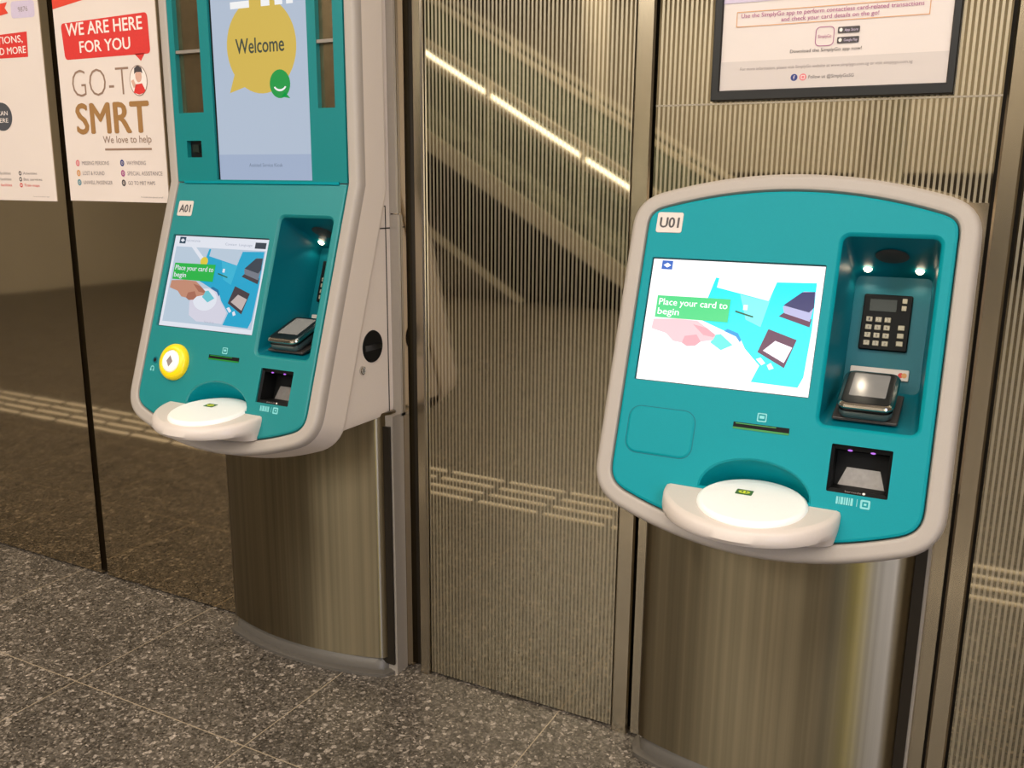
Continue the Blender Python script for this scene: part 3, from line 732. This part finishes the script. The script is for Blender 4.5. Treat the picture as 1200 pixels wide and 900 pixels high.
# ------------------------------------------------------------------ hall behind the camera, seen mirrored in the glass
def escalator(label, y0, y1, xl, group, lit):
    E = thing('escalator', label, 'escalator', (xl, y0, 0), group)
    sl = tan(radians(30.5)); xe = -6.0-0.
    top = 3.4; xt = -top/sl
    w = y0-y1
    def strip(z0, z1, ya, yb, m, xa=.4, mbx=None):
        mb = mbx or MB()
        pr = lambda y: [(xa, y, max(z0, .0)+.0), (0, y, z0), (xt, y, z0-sl*xt), (xt, y, z1-sl*xt), (0, y, z1), (xa, y, z1)]
        mb.loft([pr(ya), pr(yb)], m, cap0=True, cap1=True); return mb
    for y in (0, -w+.05):
        strip(.02, .25, y, y-.05, 'esc_metal').build('skirt_panel', E)
        strip(.25, .95, y-.018, y-.032, 'esc_glass').build('balustrade', E)
        strip(.95, 1.02, y+.01, y-.06, 'rail').build('handrail', E)
        (strip(.83, .885, y+.006, y-.004, 'strip_light').build('light_strip', E) if lit and y < 0 else None)
    mb = MB(); n = int(-xt/.4)
    for k in range(1, 5):
        b = MB(); x = -1.25*k; b.box(x-.03, x+.03, -w+.06, -w+.10, -sl*x, -sl*x+.98, 'esc_metal'); b.build('baluster', E, smooth=False)
    for k in range(n): mb.box(-.4*(k+1), -.4*k, -w+.05, -.05, max(0, sl*.4*k-.3), sl*.4*(k+.6), 'esc_dark' if k % 2 else 'esc_step')
    mb.build('steps', E, smooth=False)
    mb = MB(); ya, yb = .01, -w-.01
    pr = lambda y: [(-.2, y, .12), (xt, y, .02-sl*xt), (xt, y, -.75-sl*xt), (-1.5, y, .02)]
    mb.loft([pr(ya), pr(yb)], 'esc_dark', cap0=True, cap1=True); mb.build('truss_cladding', E, smooth=False)
    mb = MB(); pr = lambda y: [(-1.5, y, .04), (xt, y, -.72-sl*xt), (xt, y, -.86-sl*xt), (-1.6, y, .0)]
    mb.loft([pr(ya+.01), pr(ya-.1)], 'esc_metal', cap0=True, cap1=True); mb.build('soffit_edge', E, smooth=False)
    return E
escalator('near one of the two escalators mirrored in the striped glass', -7.0, -8.0, -2.96, 'escalators in the hall behind', True)
escalator('far one of the two escalators mirrored in the striped glass', -8.8, -9.8, -2.3, 'escalators in the hall behind', False)
for x, y in ((-1.05, -8.2), (.9, -11.0), (-5.6, -11.5)):
    mb = MB(); A = [2*pi*k/32 for k in range(32)]
    mb.loft([[(x+r*cos(t), y+r*sin(t), z) for t in A] for r, z in ((.24, 0), (.24, .15), (.22, .16), (.22, ZC))], 'hall'); struct('column', mb)
# unseen glowing panel, added at right for the bright bands in the curved steel
S = thing('added_glow_panel', 'tall unseen glowing panel, added to put white and yellow bands in the steel pedestal', 'sign', (2.25, -7.0, 0))
mb = MB(); mb.box(-.04, .04, -4.0, 3.7, .0, 2.3, 'darksilver'); mb.build('case', S)
for nm, a, b, m in (('side_panel', -3.8, -.5, 'glow_pale'), ('lit_stripe', .3, 1.35, 'glow_yellow'), ('lit_panel', 1.55, 3.6, 'glow_white')):
    mb = MB(); mb.box(-.05, -.041, a, b, .06, 2.25, m); mb.build(nm, S, smooth=False)

# ceiling luminaires
n = 0
for y, places in ((-.95, (-4.6, -2.6, -.6, 1.4)), (-3.2, (-6, -3.6, -1.2, 1.2, 3.6)), (-6.0, (-7, -4.2, -1.4, 1.4, 4.2)), (-10.5, (-7, -4.2, -1.4, 1.4, 4.2))):
    for x in places:
        L = thing('ceiling_light', 'long white ceiling luminaire mirrored in the wall panels', 'light', (x, y, ZC), 'ceiling luminaires')
        mb = MB(); mb.box(-.75, .75, -.10, .10, -.05, 0, 'darksilver'); mb.build('casing', L)
        mb = MB(); mb.box(-.73, .73, -.08, .08, -.056, -.0505, 'tube'); mb.build('diffuser', L)

def area(loc, size, energy, col, rot=(0, 0, 0), sy=None):
    l = bpy.data.lights.new('area', 'AREA'); l.energy = energy; l.color = col; l.size = size
    if sy: l.shape = 'RECTANGLE'; l.size_y = sy
    o = bpy.data.objects.new('area_light', l); COL.objects.link(o); o.location = loc; o.rotation_euler = rot; return o
area((-.4, -2.8, 4.4), 3.0, 130, (1, .93, .84), (radians(25), 0, 0), 1.6)
area((-4.0, -2.4, 4.4), 2.0, 70, (1, .92, .82), (radians(20), 0, 0), 1.2)
area((2.2, -2.4, 3.4), 1.6, 45, (1, .92, .84), (radians(50), 0, radians(52)), 1.4)
area((-2.5, -7.5, 4.45), 6, 420, (1, .94, .86), (0, 0, 0), 3)
area((-2.5, -11, 4.45), 8, 380, (1, .94, .86), (0, 0, 0), 2)
for xk in (-1.631, -.3215):
    for u in (.118, .203):
        l = bpy.data.lights.new('niche_spot', 'SPOT'); l.energy = .07; l.spot_size = radians(130); l.shadow_soft_size = .006; l.color = (1, .88, .7)
        o = bpy.data.objects.new('niche_lamp', l); COL.objects.link(o); p = face(u, -.118, -.112); o.location = Vector((xk, 0, 0))+GROW@Vector(p); o.rotation_euler = (radians(-10), 0, 0)

w = bpy.data.worlds.new('ambient'); SC.world = w; w.use_nodes = True
bg = w.node_tree.nodes['Background']; bg.inputs[0].default_value = (1, .93, .84, 1); bg.inputs[1].default_value = .35

# ------------------------------------------------------------------ camera
R = [[0.8860903107194728, 0.10902769377310605, -0.45050740642034526], [0.46342701906522704, -0.18970811739445087, 0.865590104030176], [0.00890838085097257, -0.9757683086599865, -0.21862490380888217]]
cd = bpy.data.cameras.new('camera'); cam = bpy.data.objects.new('camera', cd); COL.objects.link(cam)
cam.matrix_world = Matrix(((R[0][0], -R[0][1], -R[0][2], 0), (R[1][0], -R[1][1], -R[1][2], -1.8872), (R[2][0], -R[2][1], -R[2][2], 1.3164), (0, 0, 0, 1)))
cd.sensor_width = 36; cd.lens = 36*1056/1200; cd.clip_start = .05; cd.clip_end = 100
SC.camera = cam
SC.view_settings.view_transform = 'Standard'; SC.view_settings.look = 'None'; SC.view_settings.exposure = -.15
SC.cycles.max_bounces = 8; SC.cycles.use_denoising = True
